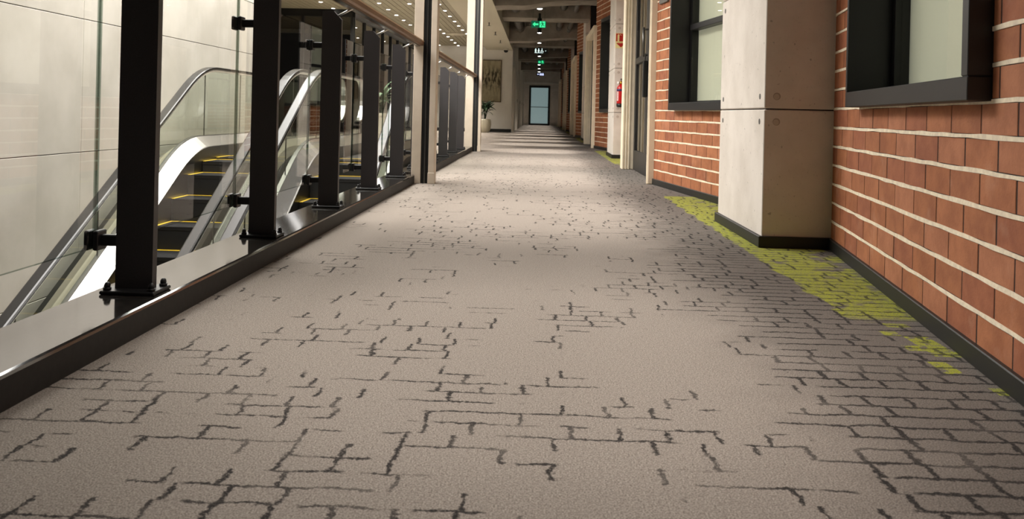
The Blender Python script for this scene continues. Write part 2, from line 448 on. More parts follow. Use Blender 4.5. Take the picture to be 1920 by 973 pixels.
S(MB().box(-1.05, -.95, -6, 14.35, 3.35, 6.0).build('wall_left', 'panel_grey'), 'grey bulkhead between corridor ceiling and escalator void', 'wall')  # unseen as well, grey for less bounced light

# ================================================================== STONE WALL behind the escalators
SX = -4.35
sw = MB().box(SX-.3, SX-.025, 1.16, 13.3, -4.3, 6.0).build('wall_left', 'joint_dark')
S(sw, 'pale stone-panelled wall behind the left escalator', 'wall')
zj = [.184+1.268*k for k in range(-4, 6)]; yj = [8.0+1.71*k for k in range(-4, 4)]
for a in range(len(zj)-1):
    for b in range(len(yj)-1):
        z0, z1 = max(zj[a], -4.3), min(zj[a+1], 6.0); y0_, y1_ = yj[b], min(yj[b+1], 13.3)
        if z1-z0 < .1: continue
        g = .0035; dx = random.uniform(-.0015, .0015)
        MB().cbox(SX-.025, SX+dx, y0_+g*.6, y1_-g*.6, z0+g, z1-g, .0025).build('stone_panel', 'stone_panel', sw)

# ================================================================== GLAZED LOBBY WALLS (dark rooms behind)
GX, GY = -4.33, 19.5
def glazing(name, label, horiz, a0, a1, pos, step):
    t = thing(name, (a0, pos, 0) if horiz else (pos, a0, 0)); S(t, label, 'glazing')
    def bx(u0, u1, d0, d1, z0, z1):
        return MB().box(u0, u1, pos+d0, pos+d1, z0, z1) if horiz else MB().box(pos+d0, pos+d1, u0, u1, z0, z1)
    bx(a0, a1, -.05, .05, 2.78, 2.95).build('head_frame', 'black_plastic', t)
    bx(a0, a1, -.05, .05, 0, .09).build('sill_frame', 'black_plastic', t)
    u = a0; n = round((a1-a0)/step); st = (a1-a0)/n
    for i in range(n+1):
        bx(a0+i*st-.03, a0+i*st+.03, -.05, .05, .09, 2.78).build('mullion', 'black_plastic', t)
        if i < n: bx(a0+i*st+.03, a0+(i+1)*st-.03, -.008, .008, .09, 2.78).build('pane', 'dark_glass', t)
glazing('window_1', 'dark glazed shopfront facing the top of the escalators', True, -8.9, GX, GY, 1.15)
glazing('window_2', 'dark glazed lobby side wall receding beside the slatted ceiling', False, GY+.06, 29.44, GX, 1.2)
room = MB().box(-8.9, -8.8, GY+.2, 29.4, 0, 2.94).box(-8.8, GX-.2, 28.5, 28.6, 0, 2.94)
S(room.build('wall_back', 'dark_room'), 'unlit brown walls of the room behind the dark glazing', 'wall')
S(MB().box(-9, -8.9, 13.3, 29.5, 0, 2.95).build('wall_left', 'panel_grey'), 'grey end wall of the lobby beyond the stone panels', 'wall')

# painting wall and left wall of the far corridor
S(MB().box(-9, -.94, 29.5, 29.7, 0, 3.55).build('wall_back', 'white_wall'), 'pale grey wall with the painting at the end of the lobby', 'wall')
S(MB().box(-4.2, -.94, 29.482, 29.5, 0, .11).build('baseboard_back', 'baseboard_black'), 'black baseboard under the wall with the painting', 'baseboard')
wl = MB().box(-1.3, -1.02, 29.7, YE, 0, 3.55).build('wall_left', 'white_wall'); S(wl, 'pale left wall of the far corridor behind the door frames', 'wall')
n_ = 0
for y in (30.6, 35.4, 40.2, 45.0):
    t = thing('door_%d' % (n_+1), (-1.0, y, 0)); S(t, '%s white-framed door in the left wall of the far corridor' % ordn[n_], 'door'); n_ += 1
    for yy, ww in ((y, .16), (y+1.05, .16)):
        m = MB().cbox(-1.02, -.90, yy, yy+ww, 0, 2.3, .008).cbox(-.905, -.885, yy+.05, yy+ww-.05, 0, 2.3, .004); m.build('jamb', 'white_paint', t)
    MB().cbox(-1.02, -.90, y+.16, y+1.05, 2.2, 2.3, .006).build('head', 'white_paint', t)
    lf_ = MB().cbox(-1.02, -.985, y+.16, y+1.05, .0, 2.2, .004).build('leaf', 'dark_room', t)
    MB().tube((-.985, y+.25, 1.05), (-.93, y+.25, 1.05), .012).tube((-.935, y+.25, 1.05), (-.935, y+.38, 1.05), .012).build('handle', 'steel', t)
for i, y in enumerate((33.4, 38.2, 43.0, 47.6)):
    m = MB().cbox(-1.05, -.86, y, y+.45, 0, 3.4, .01)
    S(m.build('trim_%d' % (i+1), 'white_wall', None, (-1, y, 0)), '%s pale pilaster on the left wall of the far corridor' % ordn[i], 'pilaster')
    tag(MB().cbox(-.86, -.848, y+.18, y+.27, 1.1, 1.22, .003).build('light_switch', 'black_plastic', None, (-.85, y+.22, 1.16)), 'small dark wall switch on the %s left pilaster' % ordn[i], 'switch')

# end wall and frosted door
S(MB().box(-1.3, -.58, YE, YE+.3, 0, 3.55).box(.64, 2.2, YE, YE+.3, 0, 3.55).box(-.58, .64, YE, YE+.3, 2.33, 3.55).build('wall_back', 'concrete'), 'end wall around the frosted glass door', 'wall')
MBs = MB().box(-1.0, 1.2, YE-.06, YE, 2.42, 2.52); S(MBs.build('trim_5', 'white_wall'), 'thin ledge above the frosted door', 'trim')
dt = thing('door_5', (0, YE, 0)); S(dt, 'frosted glass door in a black frame at the far end of the corridor', 'door')
for x0, x1 in ((-.58, -.47), (.53, .64)): MB().cbox(x0, x1, YE-.05, YE+.1, 0, 2.33, .006).build('jamb', 'black_plastic', dt)
MB().cbox(-.47, .53, YE-.05, YE+.1, 2.2, 2.33, .006).build('head', 'black_plastic', dt)
MB().cbox(-.47, .53, YE-.05, YE+.1, 0, .11, .006).build('bottom_rail', 'black_plastic', dt)
MB().box(-.47, .53, YE+.01, YE+.03, .11, 1.05).build('pane', 'frosted_glass', dt)
MB().box(-.47, .53, YE+.01, YE+.03, 1.085, 2.2).build('pane', 'frosted_glass', dt)
MB().cbox(-.47, .53, YE-.03, YE+.01, 1.05, 1.085, .005).build('push_bar', 'steel_dark', dt)

# ================================================================== RIGHT FACADE, bay by bay
PER = 8.75
def wall_frame(p0, p1):
    u = Vector((p1[0]-p0[0], p1[1]-p0[1])); L = u.length; ang = math.atan2(u.y, u.x); return L, ang
CO = .095; ZB = .713; BL = .2457; BD = .05; JT = .0070
def brick_wall(p0, p1, ztop, win, label, phase, zobj, single, joined_name='brick'):
    """local x along the wall (far to near), y into the wall, z up; brick faces at y=0"""
    L, ang = wall_frame(p0, p1)
    core = MB()
    if win:
        s0, s1, z0, z1 = win
        for a in ((0, s0, 0, ztop), (s1, L, 0, ztop), (s0, s1, 0, z0), (s0, s1, z1, ztop)): core.box(a[0], a[1], .0, .24, a[2], a[3])
    else: core.box(0, L, .0, .24, 0, ztop)
    o = core.build('wall_right', 'joint_dark'); o.location = (p0[0], p0[1], 0); o.rotation_euler = (0, 0, ang)
    S(o, label, 'wall')
    beds = MB(); rest = [MB() for _ in BRICK]
    cache = {}
    def spans(za, zb, a, b):
        if win and za < win[3]-.01 and zb > win[2]+.01: return [(max(a, q0), min(b, q1)) for q0, q1 in ((0, win[0]), (win[1], L))]
        return [(max(a, 0), min(b, L))]
    k = -math.ceil(ZB/CO)
    while True:
        zb = ZB+CO*k; zt = zb+CO
        if zb > ztop-.02: break
        # wavy mortar bed on the line z = zt, with ragged edges
        za, zc = max(zb+.0055, .0), min(zt-.0055, ztop)
        for (q0, q1) in spans(zt-.006, zt+.006, 0, L):
            if q1-q0 < .02 or zt > ztop: continue
            n = max(2, int((q1-q0)/.11)); b0 = len(beds.v)
            for i in range(n+1):
                s = q0+(q1-q0)*i/n; j1, j2 = random.uniform(-.0022, .0022), random.uniform(-.0022, .0022); d = random.uniform(-.005, -.001)
                beds.v += [(s, d, zt-.0060+j1), (s, d, zt+.0060+j2), (s, .02, zt+.0085), (s, .02, zt-.0085)]
            for i in range(n):
                c = b0+i*4
                for m_ in range(4): beds.face((c+m_, c+(m_+1) % 4, c+4+(m_+1) % 4, c+4+m_))
        if zc-za > .015:
            off = (phase+(.5 if k % 2 else 0))*BL
            i = math.floor((0-off)/BL)
            while off+i*BL < L:
                a, b = off+i*BL, off+(i+1)*BL
                for (q0, q1) in spans(za, zc, a, b):
                    if q1-q0 < .02: continue
                    ln, h = round(q1-q0-JT, 3), round(zc-za, 4); mi = random.randrange(len(BRICK))
                    d = random.uniform(-.0016, -.0005)
                    if single and za < zobj:
                        key = (ln, h, mi)
                        if key not in cache: cache[key] = MB().cbox(0, ln, 0, BD, 0, h, .0025).mesh('brick', BRICK[mi])
                        child('brick', cache[key], o, (q0+JT/2, d, za))
                    else: rest[mi].box(q0+JT/2, q1-JT/2, d, BD, za, zc)
                i += 1
        k += 1
    me = beds.mesh('mortar_bed', 'mortar'); child('mortar_bed', me, o)
    allr = MB()
    for mi, r in enumerate(rest):
        b = len(allr.v); allr.v += r.v
        for f in r.f: allr.face([b+i for i in f], mi)
    if allr.v: tag(child('brick_courses', allr.mesh('brick_courses', BRICK), o), kind='stuff')
    return o, L, ang
WN = [5]
def window(p0, ang, s0, s1, z0, z1, n, label, mull):
    t = thing('window_%d' % n, (p0[0], p0[1], 0)); t.rotation_euler = (0, 0, ang); ORIG[t.name] = (0, 0, 0); S(t, label, 'window')
    pr, dp, th = -.062, .21, .066
    MB().cbox(s0, s1, pr, dp, z0, z0+th, .003).build('sill', 'black_metal', t)
    MB().cbox(s0, s1, pr, dp, z1-th, z1, .003).build('head', 'black_metal', t)
    MB().cbox(s0, s0+.03, pr, dp, z0+th, z1-th, .003).build('jamb', 'black_metal', t)
    MB().cbox(s1-.05, s1, pr, dp, z0+th, z1-th, .003).build('jamb', 'black_metal', t)
    a, b, c, d = s0+.03, s1-.05, z0+th, z1-th; f = .05
    sash = MB().box(a, a+f, .12, .18, c, d).box(b-f, b, .12, .18, c, d).box(a+f, b-f, .12, .18, c, c+.02).box(a+f, b-f, .12, .18, d-f, d)
    so = sash.build('sash', 'black_plastic', t)
    if mull: MB().cbox(a+f, b-f, .10, .18, mull-.025, mull+.025, .003).build('transom', 'black_metal', t)
    for (e, g) in (((c+.02, mull-.025), (mull+.025, d-f)) if mull else ((c+.02, d-f),)):
        MB().box(a+f, b-f, .142, .148, e, g).build('pane', 'clear_glass', t)
    MB().box(a+f*.5, b-f*.5, .182, .188, c, d).build('roller_blind', 'blind', t)
    return t
def door(yb, n, label, full):
    """yb = near edge of the near jamb"""
    t = thing('door_%d' % n, (1.1, yb, 0)); S(t, label, 'door')
    def mould(y0, y1, xf):
        m = MB().cbox(xf+.012, 1.36, y0, y1, 0, 2.45, .006)
        w_ = (y1-y0)
        for q in range(3): m.cbox(xf, xf+.02, y0+w_*(q/3+.06), y0+w_*((q+1)/3-.06), 0, 2.45, .006)
        return m
    MB().cbox(1.064, 1.30, yb, yb+.06, 0, 2.45, .008).cbox(1.055, 1.075, yb+.015, yb+.045, 0, 2.45, .005).build('jamb', 'cream_wood', t)
    far = yb+2.25
    m = MB().cbox(1.03, 1.24, far, far+.16, 0, 2.45, .008)
    for q in range(3): m.cbox(1.036+q*.034, 1.036+q*.034+.022, far-.012, far+.01, 0, 2.45, .005)
    m.build('jamb', 'cream_wood', t)
    MB().cbox(1.05, 1.30, yb+.06, far, 2.33, 2.45, .006).build('head', 'cream_wood', t)
    # black metal leaf and side light with glass
    a, b, X0, X1 = yb+.06, far, 1.17, 1.215
    mid = a+1.05
    for nm, q0, q1 in (('leaf', a, mid), ('side_light', mid, b)):
        f = MB()
        for y0, y1 in ((q0, q0+.11), (q1-.11, q1)): f.cbox(X0, X1, y0, y1, .004, 2.33, .003)
        f.cbox(X0, X1, q0+.11, q1-.11, .004, .24, .003).cbox(X0, X1, q0+.11, q1-.11, 2.2, 2.33, .003).cbox(X0-.01, X1, q0+.11, q1-.11, 1.28, 1.35, .003)
        L_ = f.build(nm, 'black_metal', t)
        for z0, z1 in ((.24, 1.28), (1.35, 2.2)):
            MB().box(X0+.018, X0+.026, q0+.11, q1-.11, z0, z1).build('pane', 'clear_glass', L_)
        if nm == 'leaf':
            MB().cbox(X0-.05, X0, q1-.10, q1-.03, .86, 1.26, .01).build('lock_case', 'black_plastic', L_)
            MB().tube((X0-.05, q1-.065, 1.30), (X0-.05, q1-.065, 1.62), .014).tube((X0, q1-.065, 1.32), (X0-.05, q1-.065, 1.32), .01).tube((X0, q1-.065, 1.60), (X0-.05, q1-.065, 1.60), .01).build('pull_handle', 'steel_dark', L_)
    MB().box(1.30, 1.32, a, b, 0, 2.4).build('beige_backing', 'deck_beige', t)  # added beige sheet for the pale interior and cream reflection in the panes
    return t
def column(y0, label, n, holes):
    t = thing('concrete_column', (1.145, y0, 0), label, 'column', 'concrete columns along the brick wall')
    x0, x1, y1 = 1.148, 1.56, y0+1.05
    zs = [0.05, .705, 1.385, 2.065, 2.745, 3.5]
    MB().box(x0+.012, x1-.01, y0+.012, y1-.012, 0, 3.5).build('core', 'joint_dark', t)
    for i in range(5):
        b = MB().cbox(x0, x1, y0, y1, zs[i]+(.003 if i else 0), zs[i+1]-.003, .005).build('block', 'concrete', t)
        for z in ((zs[i]+.065, zs[i+1]-.065) if i else (zs[i+1]-.065,)):
            if holes:
                h = MB().tube((x0+.062, y0-.0012, z), (x0+.062, y0+.004, z), .019, 18); h.build('tie_hole', 'tie_ring', b)
                h = MB().tube((x0+.060, y0-.0018, z-.002), (x0+.060, y0+.004, z-.002), .0145, 18); h.build('tie_hole', 'tie_dish', b)
                for yy in (y0+.09, y1-.08):
                    MB().tube((x0-.0015, yy, z), (x0+.004, yy, z), .015, 16).build('tie_hole', 'panel_grey', b)
    MB().cbox(x0-.018, x1, y0-.018, y1+.018, 0, .058, .003).build('skirting', 'baseboard_black', t)
    return t
cl = ['nearest concrete column with the lit side face, between the two big windows', 'second concrete column carrying the red fire extinguisher', 'third concrete column along the brick wall', 'fourth concrete column along the brick wall', 'fifth concrete column along the brick wall', 'farthest concrete column along the brick wall']
for k in range(6):
    dy = PER*k-(0.0 if k == 0 else 0.0)
    yc = 4.385+dy
    if yc > YE-1.5: break
    column(yc, cl[k], k, k < 2)
    # wall running in front of the column (towards the camera)
    A0 = (1.507, 4.430+dy); A1 = (1.507-.1472*3.4, 4.430+dy-3.4) if k == 0 else (1.507-.1472*2.62, 4.430+dy-2.62)
    win = (.62, 2.17, .713, 2.45)
    if k < 2 or True:
        o, L, ang = brick_wall(A0, A1, 3.5, win, '%s brick wall leaning out towards a concrete column' % ordn[k] if k else 'nearest red brick wall with the large black window box', .045, 1.33, k == 0)
        WN[0] += 1
        window(A0, ang, win[0], win[1], win[2], win[3], WN[0], 'nearest black box-framed window with pale blind, right edge of view' if k == 0 else 'black box-framed window in the %s outward brick wall' % ordn[k], None)
        b = MB().cbox(-.02, L, -.016, .02, 0, .057, .003).build('baseboard_right', 'baseboard_black'); b.location = (A0[0], A0[1], 0); b.rotation_euler = (0, 0, ang)
        S(b, 'black baseboard under the %s outward brick wall' % ('nearest' if k == 0 else ordn[k]), 'baseboard')
    # wall running back from the column to the door
    B0 = (1.11, 8.358+dy); B1 = (1.11+.1511*2.9, 8.358+dy-2.9)
    win2 = (.69, 2.45, .713, 2.5)
    if B0[1] < YE:
        o, L, ang = brick_wall(B0, B1, 3.5, win2, 'red brick wall with a window between the nearest column and the door' if k == 0 else '%s brick wall running back from a column to a door' % ordn[k], .30, 1.78, k == 0)
        WN[0] += 1
        window(B0, ang, win2[0], win2[1], win2[2], win2[3], WN[0], 'black box-framed window with a transom, half hidden by the nearest column' if k == 0 else 'dark box-framed window behind the %s column' % ordn[k], 1.45)
        b = MB().cbox(0, L, -.016, .02, 0, .057, .003).build('baseboard_right', 'baseboard_black'); b.location = (B0[0], B0[1], 0); b.rotation_euler = (0, 0, ang)
        S(b, 'black baseboard under the brick wall behind the %s column' % ('nearest' if k == 0 else ordn[k]), 'baseboard')
    if yc+3.9 < YE-3:
        door(8.27+dy, 6+k, 'black glazed door in a moulded cream frame nearest the camera' if k == 0 else '%s cream-framed glazed door along the brick wall' % ordn[k], k < 2)
# small grey plate beside the second window
Lw, angw = wall_frame((1.11, 8.358), (1.11+.1511*2.9, 8.358-2.9))
pl = MB().cbox(.20, .46, -.02, .01, 1.72, 1.98, .004).build('wall_plate', 'panel_grey'); pl.location = (1.11, 8.358, 0); pl.rotation_euler = (0, 0, angw)
tag(pl, 'small grey plate on the brick between cream door jamb and window', 'plate')

# ================================================================== SHUTTER POSTS
def shutter_post(y, label, H, xa, xb, xc, xd):
    """xa < xb < xc < xd: inner trim, guide channel, outer trim"""
    t = thing('shutter_post', ((xa+xd)/2, y, 0), label, 'post')
    MB().cbox(xc, xd, y, y+.16, 0, H, .004).cbox(xc-.004, xd+.006, y-.006, y+.05, 0, .10, .004).build('outer_trim', 'cream_post', t)
    g = MB().box(xb, xc, y+.02, y+.06, 0, H).box(xb, xc, y+.10, y+.16, 0, H).box(xb, xb+.02, y+.06, y+.10, 0, H)
    g.build('guide_channel', 'black_plastic', t)
    xm = (xb+xc)/2; MB().box(xm-.005, xm+.005, y+.012, y+.02, 0, H).build('guide_lip', 'steel_dark', t)
    MB().cbox(xa, xb, y+.01, y+.28, 0, H, .004).build('inner_trim', 'cream_post', t)
    return t
shutter_post(7.67, 'tall cream and black shutter post ending the near railing', 3.35, -1.140, -1.055, -.985, -.932)
shutter_post(14.29, 'farther cream and black shutter post before the lobby carpet', 2.84, -1.235, -1.105, -1.014, -.968)

# ================================================================== RAILINGS
PY = [2.55+1.19*k for k in range(10)]
GP = -1.345
def railing(ys, ya, yb, label, gend0, gend1):
    t = thing('railing', (-1.2, ya, KH), label, 'railing')
    # handrail
    prof = [(-1.135, 1.243), (-1.06, 1.243), (-1.05, 1.253), (-1.05, 1.284), (-1.058, 1.292), (-1.13, 1.292), (-1.138, 1.284)]
    h = MB().prism(prof, ya, yb, 'y').build('handrail', 'rail_wood', t)
    MB().box(-1.053, -1.047, ya, yb, 1.279, 1.2865).build('trim_strip', 'rail_edge', h)  # thin pale strip along the upper corridor-side edge
    MB().box(-1.115, -1.085, ya, yb, 1.236, 1.2435).build('mounting_bar', 'steel_dark', h)
    for y in ys:
        T = .030
        p = MB().prism([(-1.272, KH+.012), (-1.272, 1.218), (-1.267, 1.223), (-1.206, 1.223), (-1.158, 1.172), (-1.158, KH+.012)], y, y+T, 'y').build('post', 'graphite', t)
        MB().cbox(-1.298, -1.132, y-.045, y+T+.045, KH, KH+.012, .003).build('base_plate', 'black_metal', p)
        for bx_ in (-1.282, -1.148):
            for by in (y-.026, y+T+.026):
                MB().tube((bx_, by, KH+.012), (bx_, by, KH+.020), .0125, 6).lathe([(.009, KH+.020), (.0095, KH+.027), (.007, KH+.033), (.002, KH+.036)], bx_, by, 10).build('dome_nut', 'black_metal', p)
        MB().tube((-1.182, y+T/2, 1.196), (-1.098, y+T/2, 1.240), .007, 10).build('handrail_bracket', 'steel', p)
        for z in (.235, 1.022):
            c = MB().cbox(-1.325, -1.27, y+.004, y+T-.004, z-.017, z+.017, .003).build('clamp_arm', 'black_metal', p)
            MB().cbox(-1.366, -1.352, y-.012, y+T+.012, z-.03, z+.03, .003).cbox(-1.338, -1.322, y-.012, y+T+.012, z-.03, z+.03, .003).build('glass_clamp', 'black_metal', p)
    edges = [gend0]+[y+.015 for y in ys]+[gend1]
    for a, b in zip(edges[:-1], edges[1:]):
        if b-a < .1: continue
        m = MB(); m.box(-1.3515, -1.3395, a+.004, b-.004, .212, 1.136)
        m.mi = [0 if i in (4, 5) else 1 for i in range(6)]
        m.build('glass_pane', ['pane_glass', 'pane_edge'], t)
    return t
railing(PY[:5], .3, 7.675, 'near glass railing with five dark fin posts and brown handrail', 1.375, 7.64)
railing(PY[5:], 7.955, 14.295, 'far glass railing with dark fin posts between the two shutter posts', 7.98, 14.27)

# ================================================================== ESCALATORS
def smin(a, b, k):
    h = max(0, min(1, .5+.5*(b-a)/k)); return b*(1-h)+a*h-k*h*(1-h)
def smax(a, b, k): return -smin(-a, -b, k)
def znose(y): return smax(smin(-.547+.577*(y-8.286), .05, .25), -4.26, .25)
def zrail(y): return smax(smin(-.055+.582*(y-7.776), 1.127, .24), -3.15, .24)
def escalator(cx, label, rail_mat_top, outer_left, outer_right):
    hw = .525
    t = thing('escalator', (cx, 10.3, 0), label, 'escalator')
    ys = [1.0+.12*i for i in range(int((10.6-1.0)/.12)+1)]
    ysf = [.2+.12*i for i in range(int((12.3-.2)/.12)+1)]
    # truss box below the steps
    MB().strip(ys, [(cx-.62, -.36), (cx+.62, -.36), (cx+.62, -.85), (cx-.62, -.85)], znose).build('truss', 'deck_grey', t)
    for sd in (-1, 1):
        X = lambda d: cx+sd*d
        # handrail: rubber band with a steel guide under it
        path = [(y, zrail(y)-.022) for y in ysf]
        yl, zl = path[-1]; R = .32
        path += [(yl+R*math.sin(a), zl-R+R*math.cos(a)) for a in [PI*i/12 for i in range(1, 13)]]
        y0, z0 = path[0]; R0 = .30
        path = [(y0-R0*math.sin(a), z0-R0+R0*math.cos(a)) for a in [PI*i/10 for i in range(10, 0, -1)]]+path
        sec = [(-.052, -.004), (-.049, .014), (-.038, .020), (.038, .020), (.049, .014), (.052, -.004), (.046, -.018), (-.046, -.018)]
        hr = MB().sweep(path, sec, X(hw), 0, False).build('handrail', 'rubber', t)
        MB().sweep(path, [(-.040, -.036), (-.048, -.0185), (.048, -.0185), (.040, -.036)], X(hw), 0, False).build('guide_profile', 'steel', hr)
        # glass balustrade in panels
        e = .4
        while e < 12.3:
            e2 = min(e+1.19, 12.3); yy = [e+.004+(e2-e-.008)*i/12 for i in range(13)]
            m = MB(); b = 0
            for y in yy:
                zb = znose(y)+.22; zt = zrail(y)-.05
                m.v += [(X(hw)-.005, y, zb), (X(hw)+.005, y, zb), (X(hw)+.005, y, zt), (X(hw)-.005, y, zt)]
            for i in range(12):
                c = i*4
                for q in range(4): m.face((c+q, c+(q+1) % 4, c+4+(q+1) % 4, c+4+q), 0 if q in (1, 3) else 1)
            m.face((0, 1, 2, 3), 1); m.face((48, 51, 50, 49), 1)
            m.build('balustrade_glass', ['bal_glass', 'steel_dark'], t); e = e2
        # base profile, inner deck, skirt
        ysd = [.4+.12*i for i in range(int((12.5-.4)/.12)+1)]
        MB().strip(ysd, [(X(hw+.022), .26), (X(hw-.022), .26), (X(hw-.022), .20), (X(hw+.022), .20)], znose).build('base_profile', 'steel_dark', t)
        dk = MB().strip(ysd, [(X(hw-.022), .252), (X(hw-.150), .14), (X(hw-.150), .125), (X(hw-.022), .235)], znose).build('inner_deck', 'deck_steel', t)
        MB().strip(ysd, [(X(hw-.150), .146), (X(hw-.162), .140), (X(hw-.162), .120), (X(hw-.150), .120)], znose).build('deck_edge', 'steel_dark', dk)
        MB().strip(ysd, [(X(hw-.152), .122), (X(hw-.160), .122), (X(hw-.160), -.3), (X(hw-.152), -.3)], znose).build('skirt_panel', 'steel_dark', t)
        wdt = outer_left if sd < 0 else outer_right
        if wdt > 0:
            q = wdt
            MB().strip(ysd, [(X(hw+.022), .25), (X(hw+.022+q*.35), .17), (X(hw+.022+q*.35), .12), (X(hw+.022), .12)], znose).build('outer_deck', 'deck_beige', t)
            MB().strip(ysd, [(X(hw+.022+q*.35), .165), (X(hw+.022+q*.72), .08), (X(hw+.022+q*.72), .03), (X(hw+.022+q*.35), .03)], znose).build('outer_deck', 'deck_grey', t)
            MB().strip(ysd, [(X(hw+.022+q*.72), .075), (X(hw+.022+q), .02), (X(hw+.022+q), -.3), (X(hw+.022+q*.72), -.3)], znose).build('outer_trim', 'black_plastic', t)
    # steps
    y = 2.286; half = hw-.165
    while y < 10.2:
        z = znose(y)
        zp = znose(y-.4)
        m = MB().box(cx-half, cx+half, y, y+.405, z-.03, z)
        # comb-toothed front lip
        n = 40
        for i in range(n): m.box(cx-half+(i+.1)*2*half/n, cx-half+(i+.6)*2*half/n, y-.006, y+.40, z, z+.006)
        o = m.build('step', 'step_metal', t)
        MB().box(cx-half, cx+half, y+.004, y+.02, zp-.02, z-.03).build('riser', 'step_dark', o)
        f = MB().box(cx-half, cx+half, y+.355, y+.398, z+.001, z+.0085).box(cx-half, cx-half+.035, y, y+.355, z+.001, z+.0085).box(cx+half-.035, cx+half, y, y+.355, z+.001, z+.0085)
        f.build('yellow_edge', 'yellow', o)
        y += .4
    MB().box(cx-half, cx+half, 10.28, 12.5, -.05, .052).build('comb_plate', 'steel_dark', t)
    MB().box(cx-hw-.03, cx+hw+.03, 10.5, 12.62, -.01, .045).build('landing_plate', 'steel_dark', t)
    return t
escalator(-3.405, 'left escalator beside the stone wall, seen down to its yellow-edged steps', None, .33, .10)
escalator(-2.075, 'right escalator directly behind the near railing', None, .10, .06)
S(MB().box(-2.78, -2.70, 1.0, 10.3, -4.3, -4.2).build('trim_6', 'panel_grey'), 'low divider between the escalators on the storey below', 'trim')

# ================================================================== LAMPS
LY = [-.6, 2.35, 5.6, 8.7, 11.9, 15.1, 18.26, 20.95, 23.66, 27.0, 30.0, 33.2, 35.8, 39.0, 42.2, 45.3, 48.9]  # foremost ones are out of view, added to brighten the near carpet
spot_d = bpy.data.lights.new('downlight_beam', 'SPOT'); spot_d.energy = 215; spot_d.spot_size = math.radians(62); spot_d.spot_blend = .9
spot_d.color = (1, .945, .88); spot_d.shadow_soft_size = .05
spot_f = spot_d.copy(); spot_f.energy = 420; spot_f.spot_size = math.radians(44); spot_f.spot_blend = .6
first = None
for i, y in enumerate(LY):
    if first is None:
        t = thing('pendant_downlight', (-.03, y, 2.90))
        MB().tube((-.03, y, 2.905), (-.03, y, 3.12), .058, 18, cap=False).tube((-.03, y, 3.10), (-.03, y, 3.12), .058, 18).build('housing', 'black_plastic', t)
        MB().tube((-.03, y, 3.12), (-.03, y, 3.55), .006, 6).build('stem', 'black_plastic', t)
        MB().lathe([(.002, 2.892), (.03, 2.893), (.053, 2.900), (.054, 2.906), (.002, 2.907)], -.03, y, 18).build('lens', 'lamp_glow', t)
        first = t; r = t
    else:
        r = copy_tree(first); r.location = (-.03, y, 2.90)
    q = len(LY)-1-i
    tag(r, 'small black cylinder downlight over the corridor, %s counting from the frosted end door' % ordn[q], 'downlight', 'row of corridor pendant downlights')
    so = bpy.data.objects.new('downlight_beam', spot_d if y < 14 else spot_f); C.objects.link(so); so.location = (-.03, y, 2.885)
# lobby recessed downlights
spot2 = bpy.data.lights.new('lobby_beam', 'SPOT'); spot2.energy = 125; spot2.spot_size = math.radians(78); spot2.spot_blend = .6; spot2.color = (1, .93, .84); spot2.shadow_soft_size = .04
f2 = None
for X_ in (-2.18, -2.82, -3.47, -4.10, -4.73):
    for j in range(14):
        y = 15.95+1.11*j
        if (X_ < -4.3 and y > 19.4) or y > 29.3: continue
        if X_ < -4.05 and X_ > -4.3 and y > 29: continue
        if f2 is None:
            t = thing('recessed_downlight', (X_, y, 2.95)); f2 = t
            MB().lathe([(.040, 2.944), (.058, 2.944), (.058, 2.95), (.040, 2.95)], X_, y, 16).build('trim_ring', 'white_paint', t)
            MB().lathe([(.001, 2.941), (.038, 2.941), (.038, 2.946), (.001, 2.946)], X_, y, 16).build('lens', 'lamp_glow', t)
            r = t
        else: r = copy_tree(f2); r.location = (X_, y, 2.95)
        rown = {-2.18: 'row nearest the cream soffit', -2.82: 'second row from the soffit', -3.47: 'third row from the soffit', -4.10: 'fourth row from the soffit', -4.73: 'row farthest left'}[X_]
        tag(r, 'small round slatted-ceiling downlight, %s from the escalator side, %s' % (ordn[j], rown), 'downlight', 'recessed lobby downlights')
        if y < 28.6:
            so = bpy.data.objects.new('lobby_beam', spot2); C.objects.link(so); so.location = (X_, y, 2.93)
dif = thing('ceiling_diffuser', (-2.47, 24.9, 2.95), 'round pale air diffuser among the lobby downlights', 'diffuser')
MB().lathe([(.30, 2.95), (.30, 2.935), (.25, 2.915), (.2, 2.93), (.14, 2.912), (.08, 2.925), (.02, 2.91)], -2.47, 24.9, 24).build('cone', 'cream_soffit', dif)
for i, (x, y) in enumerate(((-1.3, 18.2), (-1.25, 20.6), (-1.22, 23.0), (-1.2, 25.6))):
    t = thing('sprinkler', (x, y, 2.84), '%s small sprinkler head under the cream soffit' % ordn[i], 'sprinkler')
    MB().tube((x, y, 2.84), (x, y, 2.76), .012, 8).build('pipe', 'steel_dark', t)
    MB().lathe([(.045, 2.755), (.045, 2.76), (.01, 2.765)], x, y, 12).build('deflector', 'steel_dark', t)
t = thing('dome_camera', (-1.16, 28.9, 2.84), 'small dark dome camera under the soffit above the painting wall', 'camera')
MB().lathe([(.09, 2.84), (.09, 2.80), (.08, 2.79)], -1.16, 28.9, 18).build('mount', 'white_paint', t)
MB().lathe([(.075, 2.79), (.07, 2.75), (.045, 2.72), (.01, 2.71)], -1.16, 28.9, 18).build('dome', 'black_plastic', t)

